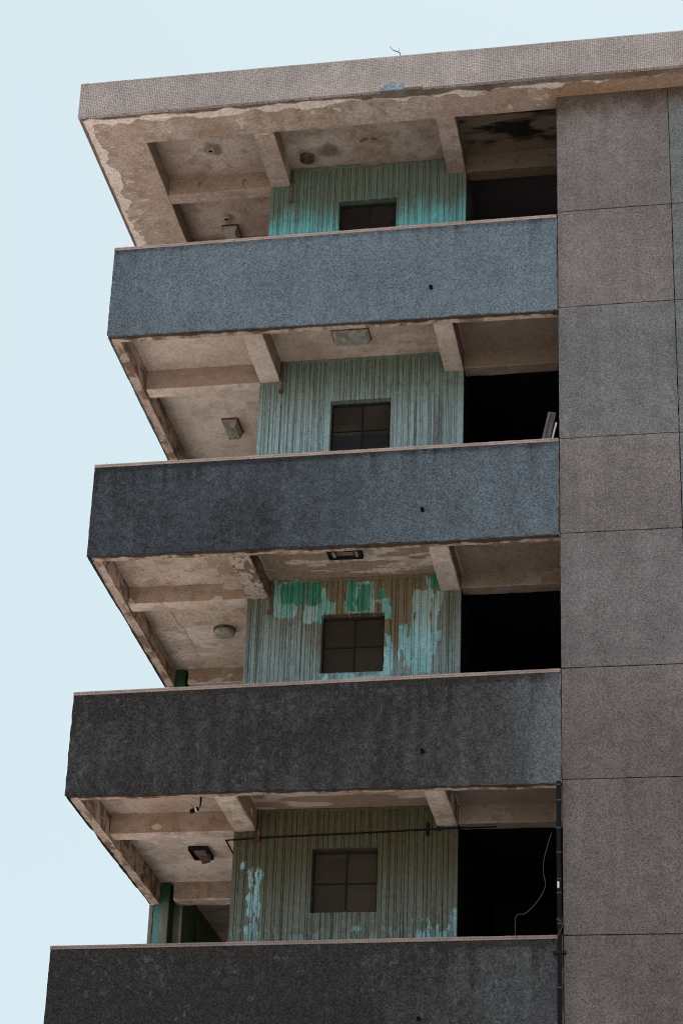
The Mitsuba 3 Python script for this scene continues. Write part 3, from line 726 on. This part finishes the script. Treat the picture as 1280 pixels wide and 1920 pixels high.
def tray_lamp(x0, x1, y0, y1, zc, label, broken=False):
    k = root('broken_lamp', label, 'ceiling lamp')
    t = 0.014; h = 0.055
    add(k + '__back_plate', bx(x0 + t, x1 - t, y0 + t, y1 - t, zc - .008, zc + .003), 'rust')
    add(k + '__frame', cat([bev(x0, x1, y0, y0 + t, zc - h, zc + .002, .003), bev(x0, x1, y1 - t, y1, zc - h, zc + .002, .003),
                            bev(x0, x0 + t, y0 + t, y1 - t, zc - h, zc + .002, .003), bev(x1 - t, x1, y0 + t, y1 - t, zc - h, zc + .002, .003)]), 'frame_metal')
    wlen = (x1 - x0) > (y1 - y0)
    if wlen:
        for xa in (x0 + .06, x1 - .09): add(k + '__lamp_holder', bev(xa, xa + .035, y0 + .05, y1 - .05, zc - .05, zc - .009, .004), 'lamp_plastic')
        add(k + '__reflector', bev(x0 + .11, x1 - .11, y0 + .06, y1 - .06, zc - .030, zc - .009, .006), 'wood')
    else:
        add(k + '__reflector', bev(x0 + .05, x1 - .05, y0 + .10, y1 - .12, zc - .034, zc - .009, .006), 'wood')
        sh = m3.Manifold.hull_points(np.array([(x0 + .06, y1 - .10, zc - .03), (x1 - .02, y1 - .12, zc - .02), (x0 + .10, y1 + .05, zc - .09), (x1 - .05, y1 + .03, zc - .07), (x0 + .12, y1 - .02, zc - .012), (x1 - .05, y1 - .01, zc - .012)], np.float32))
        add(k + '__torn_sheet', from_manifold(sh), 'rust')
tray_lamp(-2.955, -2.52, 0.64, 0.865, 12.170, 'broken rusty lamp frame close to the third parapet in the middle bay')
tray_lamp(-5.02, -4.765, 2.72, 3.12, 9.028, 'broken square lamp frame on the lowest left ceiling with a torn sheet hanging out')
k = root('rusty_ceiling_fixture', 'rusty round fixture stub on the stained roof ceiling above the green wall', 'ceiling fixture')
add(k + '__ring', lathe([(.068, -.06), (.098, -.055), (.105, .003), (.068, .003), (.068, -.06)], (-3.575, 1.225, 18.655)), 'rust', smooth=40)
add(k + '__socket', lathe([(0, -.085), (.052, -.085), (.06, -.03), (.06, .003), (0, .003)], (-3.575, 1.225, 18.655)), 'rust', smooth=40)
for x, y, l in ((-4.885, .888, 'small empty socket in a pale plaster crater in the front left roof bay'), (-5.015, 2.526, 'small empty socket in the back left roof bay near the boxy lamp')):
    k = root('ceiling_socket', l, 'ceiling socket')
    add(k + '__cup', lathe([(.035, -.03), (.055, -.026), (.07, .003), (.03, .003), (.035, -.03)], (x, y, 18.657)), 'lamp_plastic', smooth=40)
    add(k + '__core', lathe([(0, -.016), (.034, -.016), (.034, .003), (0, .003)], (x, y, 18.657)), 'black_plastic', smooth=40)
# hanging lamp holder under the third parapet
k = root('hanging_lamp_holder', 'black lamp holder dangling from a stem under the lowest balcony ceiling', 'lamp holder')
add(k + '__stem', tube([(-4.428, .90, 9.03), (-4.428, .90, 8.93), (-4.434, .90, 8.86)], [.013, .012, .006], 8), 'black_plastic', smooth=40)
hold = trimesh.creation.capsule(0.06, 0.030, count=[12, 8]); hold.apply_transform(trimesh.transformations.rotation_matrix(math.radians(70), (0, 1, 0))); hold.apply_translation((-4.50, .895, 8.83))
add(k + '__holder', hold, 'black_plastic', smooth=40)
hz = lathe([(.024, -.012), (.032, -.012), (.032, .012), (.024, .012), (.024, -.012)], (0, 0, 0), 20)
hz.apply_transform(trimesh.transformations.rotation_matrix(math.radians(70), (0, 1, 0))); hz.apply_translation((-4.482, .895, 8.835))
add(k + '__collar', hz, 'white_plastic', smooth=40)
add(k + '__wire_end', cat([tube(curve([(-4.50, .89, 8.85), (-4.53, .88, 8.885), (-4.545, .88, 8.90)]), .003, 5), tube(curve([(-4.50, .89, 8.82), (-4.52, .88, 8.79), (-4.555, .88, 8.785)]), .003, 5)]), 'black_plastic')

# stub pipes at the left of each stair wall
PIPES = [(5, 18.60, 18.06, 'short rusty pipe with a bent end at the top left of the turquoise wall'), (4, 15.46, 14.96, 'short rusty pipe with a bent end at the top left of the pale green wall'),
         (3, 12.16, 11.69, 'short rusty pipe with a bent end beside the flaking bright green paint'), (2, 9.02, 8.61, 'short pipe with a dark red end cap at the top left of the brown wall')]
for s, z0, z1, l in PIPES:
    k = root('stub_pipe', l, 'pipe')
    x, y = -3.815, D - 0.03
    add(k + '__pipe', tube(curve([(x, y, z0), (x, y, (z0 + z1) / 2), (x, y, z1 + .05), (x, y - .012, z1 + .015), (x - .005, y - .05, z1)], 5), .016, 8), 'rust', smooth=50)
    cap = trimesh.creation.cylinder(.028, .03, sections=16); cap.apply_transform(trimesh.transformations.rotation_matrix(math.pi / 2, (1, 0, 0))); cap.apply_translation((x - .005, y - .062, z1))
    add(k + '__end_cap', cap, 'red_plastic' if s == 2 else 'rust', smooth=40)
# conduit along the second-storey wall, turning round the corner
k = root('conduit', 'dark conduit running across the brown stair wall above its window', 'conduit')
yc = D - 0.022
add(k + '__pipe', cat([tube([(-4.22, yc, 8.640), (-3.6, yc, 8.668), (-2.6, yc, 8.69), (-1.36, yc, 8.728), (-0.9, yc, 8.73)], .010, 8), tube([(-4.222, yc, 8.640), (-4.235, 1.9, 8.640), (-4.238, 2.3, 8.64)], .010, 8)]), 'black_plastic', smooth=50)
add(k + '__bracket', bev(-1.752, -1.715, yc - .02, D + .002, 8.64, 8.80, .004), 'black_plastic')
add(k + '__clip', bev(-1.60, -1.58, yc - .018, D + .002, 8.70, 8.745, .003), 'black_plastic')

# black drain pipe down the corner
k = root('drain_pipe', 'black drain pipe running down the seam between balconies and panels at lower right', 'pipe')
py = -0.036
zz = np.linspace(8.705, GZ + .1, 24)
add(k + '__pipe', tube([(-0.030 - 0.004 * (8.7 - z) / 2 + 0.003 * math.sin(z * 2.1), py, z) for z in zz], .026, 12), 'black_plastic', smooth=50)
for z in (8.663, 8.476, 8.143, 7.854, 7.544, 7.380, 7.024, 6.30, 5.75):
    x = -0.030 - 0.004 * (8.7 - z) / 2 + 0.003 * math.sin(z * 2.1)
    add(k + '__cable_tie', lathe([(.0255, -.006), (.0295, -.006), (.0295, .006), (.0255, .006), (.0255, -.006)], (x, py, z), 14), 'wire_plastic', smooth=40)
add(k + '__paper_tag', bev(-.052, -.030, py - .031, py - .0265, 7.431, 7.509, .001), 'white_plastic')
add(k + '__bracket', bev(-.105, .035, py - .032, -.002, 6.683, 6.712, .003), 'frame_metal')
# loose wires
add('loose_wire', tube(curve([(-.118, -.03, 8.094), (-.197, -.035, 7.793), (-.209, -.035, 7.636), (-.186, -.035, 7.511), (-.198, -.035, 7.43), (-.27, -.035, 7.296), (-.406, -.035, 7.156), (-.501, -.03, 7.14), (-.524, -.03, 7.023), (-.512, -.025, 6.87), (-.477, -.015, 6.687), (-.418, -.012, 6.565), (-.37, -.012, 6.52)], 6), .0032, 6), 'wire_plastic', smooth=50,
    label='long thin loose wire curling before the black opening at lower right', cat='wire')
k = root('wire_tail', 'short frayed wire end knotted round the black drain pipe at parapet height', 'wire')
add(k + '__strand', tube(curve([(-.045, -.068, 7.09), (-.018, -.07, 7.05), (.006, -.066, 7.008), (-.035, -.07, 6.905), (-.085, -.05, 6.766), (-.112, -.03, 6.646)], 6), .0042, 6), 'wire_plastic', smooth=50)
add(k + '__loop', tube(curve([(-.07, -.066, 7.08), (-.045, -.07, 7.06), (-.01, -.068, 7.06), (.002, -.066, 7.09)], 6), .004, 6), 'wire_plastic', smooth=50)

# leaning boards in the second opening from the top
k = root('leaning_board', 'weathered grey board leaning against the panel edge in the second dark opening from the top', 'board')
def slanted(x0b, x0t, w, y0, y1, z0, z1):
    pts = [(x0b, y0, z0), (x0b + w, y0, z0), (x0t, y0, z1), (x0t + w, y0, z1 - .02), (x0b, y1, z0), (x0b + w, y1, z0), (x0t, y1, z1), (x0t + w, y1, z1 - .02)]
    return from_manifold(m3.Manifold.hull_points(np.array(pts, np.float32)))
add(k + '__plank', slanted(-.435, -.140, .085, .30, .325, 12.32, 13.76), 'wood')
add(k + '__batten', slanted(-.450, -.150, .030, .272, .299, 12.32, 13.745), 'wood')
add('white_strip', slanted(-.355, -.060, .020, .28, .295, 12.32, 13.60), 'white_plastic', label='thin white plastic strip leaning beside the weathered board', cat='strip')
# red scraps on the window sill
for x, w, l in ((-2.735, .05, 'small dark red scrap under the mullion of the lowest window'), (-2.45, .04, 'small dark red scrap at the right corner of the lowest window sill')):
    sc = trimesh.creation.icosphere(subdivisions=2, radius=1.0)
    v = sc.vertices * (1 + 0.5 * (meshkit.fbm(sc.vertices * 2.3 + x)[:, None] - .5))
    sc.vertices = v * np.array([w * .7, .025, .028]) + np.array([x, D + .06, 7.70 + .020])
    add('red_scrap', sc, 'red_plastic', smooth=40, label=l, cat='scrap')
# hooks in the roof beams
for i, (x, z, l) in enumerate(((-5.172, 18.48, 'iron hook on the left roof beam, the one nearer the eaves'), (-4.528, 18.465, 'iron hook on the left roof beam, the one nearer the green wall'),
                (-1.101, 18.473, 'iron hook on the dark right roof beam, nearest the green wall'), (-.657, 18.492, 'iron hook on the dark right roof beam, middle of three'), (-.23, 18.487, 'iron hook on the dark right roof beam, nearest the panels'))):
    add('iron_hook', tube(curve([(x + .02, D + .01, z + .06), (x + .012, D - .03, z + .06), (x, D - .04, z + .03), (x, D - .036, z - .03), (x + .004, D - .03, z - .06)], 5), .0045, 6), 'rust', smooth=50, label=l, cat='hook', group='iron hooks in the roof beams')
# twig on the roof edge and weeds on the caps
k = root('dry_twig', 'thin bare twig sticking up from the roof edge', 'twig')
add(k + '__stem', tube(curve([(-2.02, RF + .05, 18.90), (-2.024, RF + .03, 18.98), (-2.05, RF + .02, 19.00), (-2.11, RF, 19.02), (-2.16, RF, 19.085)], 5), [.006] * 16 + [.004] * 5, 6), 'twig_bark', smooth=50)
add(k + '__shoot', tube([(-2.045, RF + .02, 18.998), (-2.038, RF + .01, 19.03), (-2.036, RF, 19.05)], [.004, .003, .002], 5), 'twig_bark', smooth=50)
for x, z, l in ((-5.70, 16.494, 'tiny weed on the left end of the topmost parapet cap'), (-5.712, 13.192, 'tiny weed on the left end of the second parapet cap')):
    k = root('weed', l, 'weed')
    for j in range(3):
        a = j * 2.1
        tip = (x + .018 * math.cos(a), .03 + .018 * math.sin(a), z + .024 + .008 * j)
        add(k + '__leaf', tube([(x, .03, z - .006), ((x + tip[0]) / 2, .03, z + .014), tip], [.003, .004, .001], 5), 'weed_leaf')
